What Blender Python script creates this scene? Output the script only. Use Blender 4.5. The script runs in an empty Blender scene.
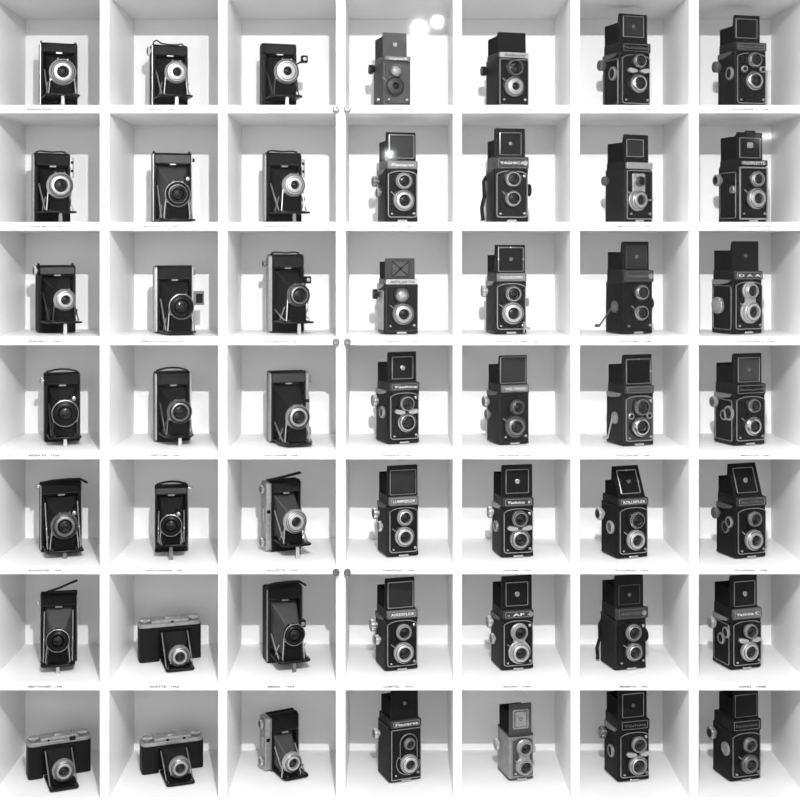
import bpy, math, random
from mathutils import Vector, Matrix
random.seed(7)
scene = bpy.context.scene
col = scene.collection

# ------------------------------------------------------------------ camera, light, exposure
U = 0.00175            # metres on the cabinet front per photo pixel
HX, VY = 391.0, 252.6  # where the view axis meets the cabinet front, in photo pixels
D = 2.275              # viewing distance to the cabinet front
EYE = 1.55
DEPTH = 0.222          # inner depth of the compartments
cd = bpy.data.cameras.new('camera'); cam = bpy.data.objects.new('camera', cd); col.objects.link(cam)
cam.location = (0, -D, EYE); cam.rotation_euler = (math.pi/2, 0, 0)
cd.sensor_width = 36; cd.lens = 36*1300/800
cd.shift_x = (400-HX)/800; cd.shift_y = -(400-VY)/800
cd.clip_end = 50
scene.camera = cam
w = bpy.data.worlds.new('world'); scene.world = w; w.use_nodes = True
w.node_tree.nodes['Background'].inputs[0].default_value = (1, 1, 1, 1)
w.node_tree.nodes['Background'].inputs[1].default_value = 0.45
scene.view_settings.view_transform = 'Standard'; scene.view_settings.look = 'None'
scene.view_settings.exposure = -0.56; scene.view_settings.gamma = 1; scene.view_settings.use_curve_mapping = False

def bulb(name, px, py, dist, power, r):
    l = bpy.data.lights.new(name, 'SPOT'); l.energy = power; l.shadow_soft_size = r; l.spot_size = math.radians(135); l.spot_blend = 1.0
    o = bpy.data.objects.new(name, l); col.objects.link(o)
    o.location = ((px-HX)*U, -dist, EYE+(VY-py)*U)
    o.rotation_euler = (Vector((-.05, 0, 0.0))-o.location).to_track_quat('-Z', 'Y').to_euler()   # aimed low, at the foot of the cabinet
bulb('ceiling_spot', 442, -151, 1.84, 245, 0.010)
bulb('ceiling_spot', 468, -128, 1.50, 40, 0.014)
def lamp_panel(name, px, py, dist, sx, sy, power):
    # room lamps further back in the gallery, seen as small reflections in the glass
    k = (dist+D)/D
    l = bpy.data.lights.new(name, 'AREA'); l.shape = 'RECTANGLE'; l.size = sx; l.size_y = sy; l.energy = power
    o = bpy.data.objects.new(name, l); col.objects.link(o)
    o.location = ((px-HX)*U*k, -dist, EYE+(VY-py)*U*k); o.rotation_euler = (math.pi/2, 0, 0)
def soft(name, loc, aim, sx, sy, power):
    l = bpy.data.lights.new(name, 'AREA'); l.shape = 'RECTANGLE'; l.size = sx; l.size_y = sy; l.energy = power
    o = bpy.data.objects.new(name, l); col.objects.link(o); o.location = loc
    o.rotation_euler = (Vector(aim)-Vector(loc)).to_track_quat('-Z', 'Y').to_euler()
soft('fill_light_overhead', (0, -2.4, 3.2), (0, 0, 1.2), 3.0, 1.0, 40)  # added soft fill from above, stands for no real lamp
soft('fill_light_front', (0.2, -5.0, 1.7), (0, 0, 1.2), 4.2, 2.6, 66)  # added frontal fill behind the camera, lifts shade in the compartments; not a window
soft('fill_light_left', (-4.3, -6.0, 1.3), (0, 0, 1.1), 3.2, 3.6, 60)  # added side fill from the far left, no real window
soft('fill_light_right', (4.3, -6.0, 1.3), (0, 0, 1.1), 3.2, 3.6, 60)  # matching fill light added on the far right, no window either
lamp_panel('gallery_lamp', 389, 155, 3.0, 0.026, 0.015, 2.6)
lamp_panel('gallery_lamp', 766, 137, 3.0, 0.075, 0.006, 1.8)
lamp_panel('gallery_lamp', 786, 139, 3.0, 0.007, 0.007, 0.09)
lamp_panel('gallery_lamp', 557, 182, 3.0, 0.007, 0.007, 0.09)
lamp_panel('gallery_lamp', 563, 182, 3.0, 0.007, 0.007, 0.09)

# ------------------------------------------------------------------ materials
def mat(name, base, rough=0.5, metal=0.0, bump=0.0, bscale=900, coat=0.0, var=0.0, vscale=60, spec=0.5):
    m = bpy.data.materials.new(name); m.use_nodes = True; nt = m.node_tree
    b = nt.nodes['Principled BSDF']
    b.inputs['Base Color'].default_value = (base, base, base, 1)
    b.inputs['Roughness'].default_value = rough; b.inputs['Metallic'].default_value = metal
    b.inputs['Coat Weight'].default_value = coat; b.inputs['Specular IOR Level'].default_value = spec
    tc = nt.nodes.new('ShaderNodeTexCoord')
    if bump:
        n = nt.nodes.new('ShaderNodeTexNoise'); n.inputs['Scale'].default_value = bscale; n.inputs['Detail'].default_value = 3
        bp = nt.nodes.new('ShaderNodeBump'); bp.inputs['Strength'].default_value = bump; bp.inputs['Distance'].default_value = 0.0006
        nt.links.new(tc.outputs['Object'], n.inputs['Vector']); nt.links.new(n.outputs['Fac'], bp.inputs['Height'])
        nt.links.new(bp.outputs['Normal'], b.inputs['Normal'])
    if var:
        n = nt.nodes.new('ShaderNodeTexNoise'); n.inputs['Scale'].default_value = vscale; n.inputs['Detail'].default_value = 5
        r = nt.nodes.new('ShaderNodeValToRGB')
        lo, hi = base*(1-var), min(1, base*(1+var))
        r.color_ramp.elements[0].position = .3; r.color_ramp.elements[1].position = .7
        r.color_ramp.elements[0].color = (lo, lo, lo, 1); r.color_ramp.elements[1].color = (hi, hi, hi, 1)
        nt.links.new(tc.outputs['Object'], n.inputs['Vector']); nt.links.new(n.outputs['Fac'], r.inputs[0])
        nt.links.new(r.outputs[0], b.inputs['Base Color'])
    return m
M = dict(
    white=mat('white_lacquer', 0.90, 0.45, var=0.012, vscale=9),
    panel=mat('white_back_board', 0.90, 0.6, var=0.012, vscale=9),
    wall=mat('white_wall_paint', 0.7, 0.8, bump=.1, bscale=200),
    floor=mat('grey_floor', 0.3, 0.5, var=0.1, vscale=3),
    leather=mat('black_leather', 0.006, 0.5, bump=.6, bscale=700, var=.35, vscale=120, spec=.12),
    leather2=mat('worn_black_leather', 0.012, 0.55, spec=.14, bump=.8, bscale=600, var=.4, vscale=90),
    leather3=mat('grey_leather', 0.045, 0.55, bump=.6, bscale=600, var=.3, vscale=90),
    leather4=mat('light_grey_leather', 0.24, 0.55, bump=.6, bscale=600, var=.2, vscale=90),
    enamel=mat('black_enamel', 0.007, 0.3, coat=.0, spec=.14),
    enamel2=mat('dark_grey_enamel', 0.035, 0.35, coat=.0, spec=.3),
    matte=mat('matt_black', 0.004, 0.8, spec=.1),
    bellows=mat('black_bellows_cloth', 0.007, 0.65, spec=.15, bump=.4, bscale=500, var=.3),
    bellows2=mat('grey_bellows_cloth', 0.03, 0.6, bump=.4, bscale=500, var=.3),
    chrome=mat('chrome', 0.50, 0.25, 1.0, var=.1, vscale=150),
    satin=mat('satin_silver', 0.40, 0.42, 0.75, var=.15, vscale=150),
    bright=mat('bright_satin_silver', 0.46, 0.45, 0.6, var=.08, vscale=150),
    dull=mat('dull_grey_metal', 0.18, 0.42, 0.8, var=.2, vscale=150),
    trim=mat('polished_edge', 0.38, 0.35, 0.8, var=.2, vscale=200),
    glass=mat('lens_glass', 0.004, 0.08, coat=0, spec=.45),
    frost=mat('pale_lens_glass', 0.35, 0.15, coat=.6, var=.25, vscale=200),
    paint=mat('white_engraving', 0.75, 0.6),
    ink=mat('grey_print', 0.10, 0.7),
    mirror=mat('dark_ground_glass', 0.014, 0.35, coat=.0, spec=.35, var=.4, vscale=80),
)
def glass_pane():
    m = bpy.data.materials.new('door_glass'); m.use_nodes = True; nt = m.node_tree; nt.nodes.clear()
    o = nt.nodes.new('ShaderNodeOutputMaterial'); mx = nt.nodes.new('ShaderNodeMixShader')
    t = nt.nodes.new('ShaderNodeBsdfTransparent'); g = nt.nodes.new('ShaderNodeBsdfGlossy'); f = nt.nodes.new('ShaderNodeFresnel')
    f.inputs['IOR'].default_value = 1.13   # coated display glass
    g.inputs['Roughness'].default_value = 0.035
    t.inputs['Color'].default_value = (.985, .985, .985, 1)
    nt.links.new(f.outputs[0], mx.inputs[0]); nt.links.new(t.outputs[0], mx.inputs[1]); nt.links.new(g.outputs[0], mx.inputs[2])
    nt.links.new(mx.outputs[0], o.inputs['Surface'])
    return m
M['pane'] = glass_pane()

# ------------------------------------------------------------------ mesh helpers
def rrect(x0, x1, y0, y1, r, n=5):
    r = max(1e-5, min(r, abs(x1-x0)/2-1e-5, abs(y1-y0)/2-1e-5)); p = []
    for cx, cy, a0 in ((x1-r, y1-r, 0), (x0+r, y1-r, 90), (x0+r, y0+r, 180), (x1-r, y0+r, 270)):
        for i in range(n+1):
            a = math.radians(a0+90*i/n); p.append((cx+r*math.cos(a), cy+r*math.sin(a)))
    return p
class G:
    def __init__(s): s.v = []; s.f = []
    def box(s, x0, x1, y0, y1, z0, z1):
        b = len(s.v)
        s.v += [(x, y, z) for x in (x0, x1) for y in (y0, y1) for z in (z0, z1)]
        s.f += [tuple(b+i for i in q) for q in ((0,1,3,2),(4,6,7,5),(0,4,5,1),(2,3,7,6),(0,2,6,4),(1,5,7,3))]
        return s
    def loops(s, L, closed_caps=True):
        b = len(s.v); n = len(L[0])
        for l in L: s.v += l
        for k in range(len(L)-1):
            for i in range(n):
                j = (i+1) % n
                s.f.append((b+k*n+i, b+k*n+j, b+(k+1)*n+j, b+(k+1)*n+i))
        if closed_caps:
            s.f.append(tuple(b+i for i in reversed(range(n)))); s.f.append(tuple(b+(len(L)-1)*n+i for i in range(n)))
        return s
    def prism(s, poly, axis, a, b, ch=0.0008):
        cx = sum(p[0] for p in poly)/len(poly); cy = sum(p[1] for p in poly)/len(poly)
        hx = max(abs(p[0]-cx) for p in poly); hy = max(abs(p[1]-cy) for p in poly)
        ch = min(ch, abs(b-a)*.4, hx*.5, hy*.5); sg = 1 if b > a else -1
        def lp(off, c):
            o = []
            for x, y in poly:
                u = cx+(x-cx)*(1-c/hx); v = cy+(y-cy)*(1-c/hy)
                o.append({'x': (off, u, v), 'y': (u, off, v), 'z': (u, v, off)}[axis])
            return o
        return s.loops([lp(a, ch), lp(a+sg*ch, 0), lp(b-sg*ch, 0), lp(b, ch)])
    def rbox(s, x0, x1, y0, y1, z0, z1, r, axis='y', ch=.0006, n=4):
        if axis == 'y': return s.prism(rrect(x0, x1, z0, z1, r, n), 'y', y0, y1, ch)
        if axis == 'x': return s.prism(rrect(y0, y1, z0, z1, r, n), 'x', x0, x1, ch)
        return s.prism(rrect(x0, x1, y0, y1, r, n), 'z', z0, z1, ch)
    def lathe(s, prof, c, d, seg=28, cap=True):
        d = Vector(d).normalized(); t = Vector((0, 0, 1)) if abs(d.z) < .9 else Vector((1, 0, 0))
        e1 = d.cross(t).normalized(); e2 = d.cross(e1); c = Vector(c); L = []
        for r, h in prof:
            L.append([tuple(c+d*h+e1*(r*math.cos(2*math.pi*i/seg))+e2*(r*math.sin(2*math.pi*i/seg))) for i in range(seg)])
        return s.loops(L, cap)
    def gear(s, c, d, r, h, teeth, depth):
        d = Vector(d).normalized(); t = Vector((0, 0, 1)) if abs(d.z) < .9 else Vector((1, 0, 0))
        e1 = d.cross(t).normalized(); e2 = d.cross(e1); c = Vector(c); L = []; n = teeth*4
        for hh, k in ((0, 1), (h*.85, 1), (h, .94)):
            L.append([tuple(c+d*hh+(e1*math.cos(2*math.pi*i/n)+e2*math.sin(2*math.pi*i/n))*((r if i % 4 < 2 else r-depth)*k)) for i in range(n)])
        return s.loops(L)
    def tube(s, pts, r, seg=6, closed=False, flat=1.0):
        P = [Vector(p) for p in pts]; n = len(P); L = []; up = Vector((0, 0, 1))
        for i, p in enumerate(P):
            a = P[(i-1) % n] if (closed or i > 0) else p; b = P[(i+1) % n] if (closed or i < n-1) else p
            t = (b-a)
            t = t.normalized() if t.length > 1e-9 else Vector((1, 0, 0))
            ref = Vector((0, 1, 0)) if abs(t.y) < .95 else up
            e1 = t.cross(ref).normalized(); e2 = t.cross(e1)
            L.append([tuple(p+e1*(r*flat*math.cos(2*math.pi*k/seg))+e2*(r*math.sin(2*math.pi*k/seg))) for k in range(seg)])
        if closed: L.append(L[0][:]); return s.loops(L, False)
        return s.loops(L)
    def build(s, name, m, parent=None, smooth=True):
        me = bpy.data.meshes.new(name); me.from_pydata(s.v, [], s.f); me.validate(); me.materials.append(M[m] if isinstance(m, str) else m)
        import bmesh
        bm = bmesh.new(); bm.from_mesh(me); bmesh.ops.recalc_face_normals(bm, faces=bm.faces); bm.to_mesh(me); bm.free()
        if smooth:
            me.polygons.foreach_set('use_smooth', [True]*len(me.polygons)); me.set_sharp_from_angle(angle=math.radians(35))
        o = bpy.data.objects.new(name, me); col.objects.link(o)
        if parent: o.parent = parent
        return o
def empty(name, loc, rz, label, cat, group=None):
    o = bpy.data.objects.new(name, None); col.objects.link(o); o.location = loc; o.rotation_euler = (0, 0, rz); o.empty_display_size = .02
    o['label'] = label; o['category'] = cat
    if group: o['group'] = group
    return o
def lettering(name, text, size, loc, m, parent, width=None, shear=0):
    c = bpy.data.curves.new('t', 'FONT'); c.body = text; c.size = size; c.extrude = 0.00015; c.align_x = 'CENTER'; c.align_y = 'CENTER'; c.shear = shear
    c.resolution_u = 2; c.offset = 0.00006
    t = bpy.data.objects.new('t', c); col.objects.link(t)
    bpy.context.view_layer.update()
    me = bpy.data.meshes.new_from_object(t.evaluated_get(bpy.context.evaluated_depsgraph_get()))
    bpy.data.objects.remove(t); bpy.data.curves.remove(c)
    k = 1.0
    if width and len(me.vertices):
        xs = [v.co.x for v in me.vertices]; k = width/(max(xs)-min(xs))
    for v in me.vertices:
        v.co = Vector((v.co.x*k, -v.co.z, v.co.y))
    me.name = name; me.materials.clear(); me.materials.append(M[m])
    o = bpy.data.objects.new(name, me); col.objects.link(o); o.parent = parent; o.location = loc
    return o

# ------------------------------------------------------------------ cabinet and room
def X(px): return (px-HX)*U
def Z(py): return EYE+(VY-py)*U
CL = [-10, 109.2, 227.2, 345.5, 462, 580, 698.8]        # left inner edge of each column
CR = [99.6, 218, 335.8, 453, 570.7, 689, 808]
RT = [-3.5, 113.3, 230.7, 345.3, 459.5, 574.5, 690.7]   # top inner edge of each row
RB = [104.9, 221.9, 336.8, 450.8, 565.8, 682.0, 798.5]
cab = empty('display_cabinet', (0, 0, 0), 0, 'white wall of square open compartments behind glass doors, holding the camera collection', 'display cabinet')
ext_l, ext_r, ext_t, ext_b = X(-20), X(818), Z(-13), Z(808)
G().box(ext_l, ext_r, DEPTH, DEPTH+.012, ext_b, ext_t).build('back_panel', 'panel', cab, False)
ys = [(-13, RT[0])]+[(RB[i], RT[i+1]) for i in range(6)]+[(RB[6], 808)]
for a, b in ys: G().rbox(ext_l, ext_r, 0.0006, DEPTH, Z(b), Z(a), .0008, 'x', .0002, 2).build('shelf', 'white', cab)
xs = [(-20, CL[0])]+[(CR[i], CL[i+1]) for i in range(6)]+[(CR[6], 818)]
for a, b in xs: G().rbox(X(a), X(b), 0, DEPTH, ext_b, ext_t, .0008, 'z', .0002, 2).build('divider', 'white', cab)
G().box(ext_l, ext_r, .02, DEPTH+.012, .06, ext_b).build('cabinet_base', 'white', cab, False)
G().box(ext_l+.03, ext_r-.03, .05, DEPTH, 0, .06).build('plinth', 'dull', cab, False)
for x0, x1, kx in ((-20, 341.3, 336.4), (342.6, 818, 347.6)):
    gd = G().box(X(x0), X(x1), -.012, -.007, ext_b, ext_t).build('glass_door', 'pane', cab, False)
    for ky in (109.2, 341.3, 571.0):
        G().lathe([(.0060, .007), (.0060, .0125), (.0052, .0140), (.0030, .0143), (.0012, .0137)], (X(kx), 0, Z(ky)), (0, -1, 0), 20).build('door_stud', 'dull', gd)
names = ['ENSIGN SELFIX', 'ADOX', 'KODAK 620', 'VOIGTLANDER', 'ROLLEICORD', 'ROLLEIFLEX', 'ROLLEIFLEX T',
         'AGFA BILLY', 'BALDA POUVA', 'AGFA RECORD', 'FLEXARET', 'YASHICA', 'MICROCORD', 'AUTOCORD',
         'ENSIGN 1', 'ZEISS IKON IKONTA', 'KODAK DUO', 'REFLEKTA', 'ROLLEIFLEX AUTOMAT', 'YASHICA MAT', 'ROLLEICORD V',
         'BESSA RF', 'NETTAR', 'VOIGTLANDER', 'YASHICA', 'WELTAFLEX', 'ROLLEIFLEX', 'MINOLTA',
         'KODAK SIX', 'AGFA STANDARD', 'ISOLETTE', 'AIRESFLEX', 'YASHIMA', 'ROLLEIFLEX', 'RICOHFLEX',
         'VEST POCKET', 'SILETTE', 'BESSA', 'LUBITEL', 'RICOH', 'MAMIYA', 'AIRES']
for i, nm in enumerate(names):
    r, c = divmod(i, 7)
    yr = 1932+(i*7) % 29
    xx = X((max(CL[c], -6)+CR[c])/2+random.uniform(-3, 3))
    lettering('caption', '%s   %d' % (nm, yr), .0044, (xx, -.0001, Z((RB[r]+RT[r+1])/2+.3)), 'ink', cab, width=len(nm)*.0022+.036)
wl = G().box(-3, 3, DEPTH+.014, DEPTH+.1, 0, 3.0).build('wall_back', 'wall', None, False); wl['kind'] = 'structure'
fl = G().box(-3, 3, -4, DEPTH+.1, -.05, 0).build('floor', 'floor', None, False); fl['kind'] = 'structure'

# ------------------------------------------------------------------ placing: read points of the photo onto planes of the thing
def img(p):                                  # world point -> photo pixel
    k = 1+p[1]/D
    return HX+p[0]/U/k, VY-(p[2]-EYE)/U/k
def to_local(px, py, loc, a, plane_y=None, plane_x=None):
    o = Vector((0, -D, EYE)); d = Vector(((px-HX)*U, D, (VY-py)*U))
    R = Matrix.Rotation(-a, 3, 'Z'); o = R @ (o-Vector(loc)); d = R @ d
    t = (plane_y-o.y)/d.y if plane_y is not None else (plane_x-o.x)/d.x
    return o+d*t
def bisect(f, lo, hi):
    fl_ = f(lo)
    for _ in range(50):
        m = (lo+hi)/2; v = f(m)
        if (v > 0) == (fl_ > 0): lo = m
        else: hi = m
    return (lo+hi)/2
def cell(r, c):
    ox = [0, 105, 220, 340, 455, 570, 685][c]; oy = [0, 110, 225, 340, 455, 568, 680][r]
    s = 6.957 if (r == 0 and c in (0, 6)) else 6.667
    return lambda x, y: (ox+x/s, oy+y/s), s
ROW = ['top row', 'second row', 'third row', 'middle row', 'fifth row', 'sixth row', 'bottom row']
COL = ['first', 'second', 'third', 'fourth', 'fifth', 'sixth', 'seventh']
def where(r, c): return '%s, %s from left' % (ROW[r], COL[c])

# ------------------------------------------------------------------ lenses and knobs
def lens(parent, name, x, z, y0, r, h=.012, gr=.62, m='chrome', glass='glass', inner=True, teeth=0, face=None):
    g = G(); gr = r*gr
    g.lathe([(r, 0), (r, h*.55), (r*.95, h*.7), (max(r*.86, gr*1.1), h*.86), (gr*1.12, h), (gr*1.02, h), (gr*.98, h*.75), (gr*.9, h*.3)], (x, y0, z), (0, -1, 0), 32)
    if teeth: g.gear((x, y0, z), (0, -1, 0), r*1.06, h*.5, teeth, r*.1)
    o = g.build(name, m, parent)
    if face:
        G().lathe([(r*.93, h*.74), (max(r*.84, gr*1.12), h*.9), (gr*1.25, h*1.02), (gr*1.14, h*1.02)], (x, y0, z), (0, -1, 0), 32).build('lens_bezel', face, o)
    G().lathe([(gr*.97, h*.5), (gr*.8, h*.64), (gr*.5, h*.76), (gr*.2, h*.82), (gr*.02, h*.83)], (x, y0, z), (0, -1, 0), 24).build('lens_glass', glass, o)
    if not face and r > .007:
        G().tube([(x+r*.86*math.cos(t*math.pi/16), y0-h*.87, z+r*.86*math.sin(t*math.pi/16)) for t in range(32)], r*.035, 5, True).build('bezel_groove', 'enamel', o)
    if inner:
        rr = gr*.68
        G().tube([(x+rr*math.cos(t*math.pi/10), y0-h*.72, z+rr*math.sin(t*math.pi/10)) for t in range(20)], gr*.04, 5, True).build('retaining_ring', 'enamel2', o)
    return o
def knob(parent, name, base, d, r, h, m, ring=None, cap='enamel'):
    g = G(); g.lathe([(r*.55, 0), (r*.55, h*.35), (r*.95, h*.36)], base, d, 24); g.gear(Vector(base)+Vector(d)*h*.36, d, r, h*.64, 22, r*.07)
    o = g.build(name, m, parent)
    G().lathe([(r*.62, h), (r*.62, h+.0006), (r*.2, h+.0010), (r*.02, h+.0010)], base, d, 20).build('knob_cap', cap, o)
    return o

# ------------------------------------------------------------------ twin lens cameras
L = 0.062
def tlr(r, c, look, xbl, xl, xr, yb, ybt, ypt, yht, hood, back, l1, l2, o={}):
    P, s = cell(r, c); g = lambda k, dflt=None: o.get(k, dflt)
    zf = Z(RB[r]); pxl, pyb = P(xl, yb)
    if r >= 3: Y0 = D*((RB[r]-VY)/(pyb-VY)-1); Y0 = min(max(Y0, .045), .075)
    else: Y0 = .056
    k0 = 1+Y0/D; X0 = X(pxl)*k0
    pxb = P(xbl, 0)[0]
    a = bisect(lambda t: img((X0-L*math.sin(t), Y0+L*math.cos(t), zf))[0]-pxb, -.3, .9)
    pxr = P(xr, 0)[0]
    W = bisect(lambda t: img((X0+t*math.cos(a), Y0+t*math.sin(a), zf))[0]-pxr, .03, .12)
    cx = X0+W/2*math.cos(a)-L/2*math.sin(a); cy = Y0+W/2*math.sin(a)+L/2*math.cos(a)
    loc = (cx, cy, zf+.0015)
    root = empty('twin_lens_camera', loc, a, '%s, %s' % (look, where(r, c)), 'camera', 'twin lens reflex cameras in the cabinet')
    hz = lambda yy: EYE+(VY-P(0, yy)[1])*U*k0-loc[2]
    zb, zp, zh = hz(ybt), hz(ypt), hz(yht)
    F = -L/2; hw = W/2
    def on(px, py, dy=0): q = P(px, py); return to_local(q[0], q[1], loc, a, plane_y=F-dy)
    def side(px, py):
        q = P(px, py); v = to_local(q[0], q[1], loc, a, plane_x=-hw-.005); v.y = min(max(v.y, F+.012), L/2-.010); return v
    bodym = g('body', 'leather'); em = g('enamel', 'enamel'); trim = g('trim', 'arch'); tm = g('trimm', 'trim')
    G().prism(rrect(-hw, hw, F, L/2, .004), 'z', .0, zb, .0012).build('body', bodym, root)
    # edge rails and deck
    G().prism(rrect(-hw-.0005, hw+.0005, F-.0005, L/2+.0005, .0045), 'z', .001, .0040, .0004).build('base_rail', em, root)
    G().prism(rrect(-hw-.0004, hw+.0004, F-.0004, L/2+.0004, .0042), 'z', zb-.003, zb+.0006, .0004).build('top_rail', em, root)
    if g('sidetrim'):
        zz1 = zb-.010
        pts = [(-hw-.0004, F+.005+(y)*1, z) for y, z in rrect(0, L-.012, .007, zz1, .004, 3)]
        G().tube(pts, .0007, 5, True).build('side_trim', tm, root)
    if g('deck'):
        G().prism([(F+.012, zb-.004), (L*.12, zb-.008), (L/2-.003, zb-.008), (L/2-.003, zb+.0010), (F+.007, zb+.0010)], 'x', -hw-.0014, -hw+.006, .0005).build('shoulder_plate', g('deck'), root)
    if g('paleside'):
        G().rbox(-hw-.0012, -hw+.001, F+.006, L/2-.004, .006, zb-.010, .002, 'x').build('side_plate', 'satin', root)
    # front standard plate
    px0, px1 = -hw+.004, hw-.0035; pz0, pz1 = .0085, zb-.003
    if trim in ('arch', 'none'):
        pts = []
        for i in range(6): t = math.radians(180+90*i/5); pts.append((px0+.006+.006*math.cos(t), pz0+.005+.005*math.sin(t)))
        for i in range(6): t = math.radians(270+90*i/5); pts.append((px1-.006+.006*math.cos(t), pz0+.005+.005*math.sin(t)))
        for i in range(9):
            t = 1-i/8; xx = px0+(px1-px0)*t; e = 1-abs(2*t-1)**3
            pts.append((xx, pz1-.006+.006*e))
    else: pts = rrect(px0-.001, px1+.001, pz0-.003, pz1+.001, .0012, 2)
    G().prism(pts, 'y', F, F-.0035, .0008).build('front_plate', g('face', em), root)
    if trim != 'none':
        q = [(x, F-.0036, z) for x, z in pts]
        G().tube(q, .0016 if trim == 'thick' else .00085, 6, True).build('plate_trim', 'satin' if trim == 'thick' else tm, root)
    # lens panel and lenses
    a1, a2 = on(l1[0], l1[1], .012), on(l2[0], l2[1], .014)
    r1, r2 = l1[2]/s*U*k0*.98, l2[2]/s*U*k0*.98
    a1.x = min(a1.x, hw-r1*.8); a2.x = min(a2.x, hw-r2*.8)
    pm = g('panel', 'enamel')
    lp = G()
    for (q, rr) in ((a1, r1), (a2, r2)): lp.lathe([(rr*1.12, 0), (rr*1.12, .0032), (rr*1.06, .0038), (rr*.5, .0038)], (q.x, F-.0034, q.z), (0, -1, 0), 28)
    wd = min(r1, r2)*.75
    lp.box((a1.x+a2.x)/2-wd, (a1.x+a2.x)/2+wd, F-.0070, F-.0034, a2.z, a1.z)
    lp.build('lens_panel', pm, root)
    lm1, lm2 = g('lm', ('chrome', 'chrome')); g1, g2 = g('gr', (.68, .58))
    lens(root, 'viewing_lens', a1.x, a1.z, F-.0066, r1, .0085, g1, lm1, g('vg', 'glass'), face=g('bez', (None, None))[0])
    lens(root, 'taking_lens', a2.x, a2.z, F-.0066, r2, .0110, g2, lm2, 'glass', teeth=g('teeth', 0), face=g('bez', (None, None))[1])
    wg = g('wings')
    if wg:
        zc = a2.z+(a1.z-a2.z)*(r2/(r1+r2))+.0005; hx = r2*1.02
        wm = a2.x
        if wg == 'wings':
            for sx in (-1, 1):
                G().prism([(wm+sx*x*1., zc+z) for x, z in [(hx*.2, -.0030), (hx*.75, -.0050), (hx*1.15, -.0030), (hx*1.25, 0.0005), (hx*1.05, .0042), (hx*.6, .0030), (hx*.2, .0010)]], 'y', F-.006, F-.0135, .0006).build('shutter_lever', 'bright', root)
        elif wg == 'wheels':
            for sx in (-1, 1):
                wx = min(wm+sx*hx*1.0, hw+.001)
                w_ = G().lathe([(.0058, 0), (.0058, .0045), (.0048, .0052), (.0038, .0050)], (wx, F-.005, zc), (0, -1, 0), 20).build('setting_wheel', 'trim', root)
                G().lathe([(.0036, .0050), (.0020, .0058), (.0003, .0060)], (wx, F-.005, zc), (0, -1, 0), 16).build('wheel_face', 'enamel', w_)
    else:
        q = G(); q.tube([(a2.x-r2*.9, F-.0075, a2.z+r2*.55), (a2.x-r2*1.25, F-.0075, a2.z+r2*.85)], .0010, 5); q.build('cocking_lever', 'trim', root)
    # release button, flash socket, small screws
    G().lathe([(.0022, 0), (.0022, .004), (.0015, .005), (.0002, .005)], (px0+.006, F-.003, .0145), (0, -1, 0), 14).build('shutter_button', 'chrome', root)
    if px1-.006 > a2.x+r2*.2: G().lathe([(.0024, 0), (.0024, .003), (.0014, .0034), (.0012, .002)], (px1-.005, F-.003, .0150), (0, -1, 0), 14).build('flash_socket', 'trim', root)
    if g('dot'): G().lathe([(.0028, 0), (.0028, .002), (.0018, .0026), (.0002, .0026)], (px1-.0055, F-.003, zb-.012), (0, -1, 0), 14).build('corner_screw', 'chrome', root)
    G().rbox(-.009, .009, F-.0045, F+.006, .0, .0042, .0012, 'y').build('tripod_foot', 'chrome', root)
    # nameplate
    hb = G()
    if ypt != ybt:
        e = g('ears', 0)
        hb.rbox(-hw+.002, hw-.002, F+.0015, L/2-.003, zb, zp, .0015, 'y'); hb.build('hood_base', em, root)
        pmn, txt = g('plate', ('enamel2', ''))
        np_ = G().rbox(-hw+.0025-e, hw-.0015+e, F-.004, F+.002, zb+.001, zp-.0005, .0022, 'y').build('nameplate', pmn, root)
        if pmn not in ('bright', 'satin'):
            q = [(x, F-.0042, z) for x, z in rrect(-hw+.0065, hw-.0055, zb+.0035, zp-.0030, .002, 2)]
            G().tube(q, .00045, 4, True).build('nameplate_border', tm, np_)
        if txt: lettering('nameplate_lettering', txt, .0068, (.0005, F-.0046, (zb+zp)/2-.0002), g('tm', 'paint'), np_, width=(W-.018), shear=g('shear', 0))
        if g('logo'): G().lathe([(.0045, .0), (.0045, .0012), (.0034, .0012), (.0034, .0006), (.0016, .0006), (.0016, .0015), (.0002, .0015)], (hw-.007, F-.004, (zb+zp)/2), (0, -1, 0), 18).build('plate_logo', 'trim', np_)
    # focusing hood
    pl, pr = P(hood[0], yht), P(hood[1], yht)
    tilt = g('tilt', 0.0)
    yf = F+.0035
    hl = to_local(P(hood[0], ypt)[0], P(0, ypt)[1], loc, a, plane_y=yf).x; hr = to_local(P(hood[1], ypt)[0], P(0, ypt)[1], loc, a, plane_y=yf).x
    hl = max(hl, -hw+.001); hr = min(hr, hw-.001)
    if hr-hl < W*.7: hl, hr = -hw+.003, hw-.003
    yk = L/2-.006
    q = P(back[0], back[1]); zs = to_local(q[0], q[1], loc, a, plane_y=yk).z
    zs = min(max(zs, zp+(zh-zp)*.45), zh-.0065)
    hm = g('hoodm', em)
    def slab(x0, x1, y0, y1, z0, z1, th, dy):     # a slab that leans back by dy over its height
        gg = G(); b = len(gg.v)
        gg.loops([[(x0, y0, z0), (x1, y0, z0), (x1, y1, z0), (x0, y1, z0)],
                  [(x0+.0004, y0+dy*.97, z1-.001), (x1-.0004, y0+dy*.97, z1-.001), (x1-.0004, y1+dy*.97, z1-.001), (x0+.0004, y1+dy*.97, z1-.001)],
                  [(x0+.0012, y0+dy, z1), (x1-.0012, y0+dy, z1), (x1-.0012, y1+dy, z1), (x0+.0012, y1+dy, z1)]])
        return gg
    zp2 = zp
    hd = slab(hl, hr, yf, yf+.0022, zp2, zh, .002, tilt).build('hood_lid', hm, root)
    sm = g('hoodside', 'matte')
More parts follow.
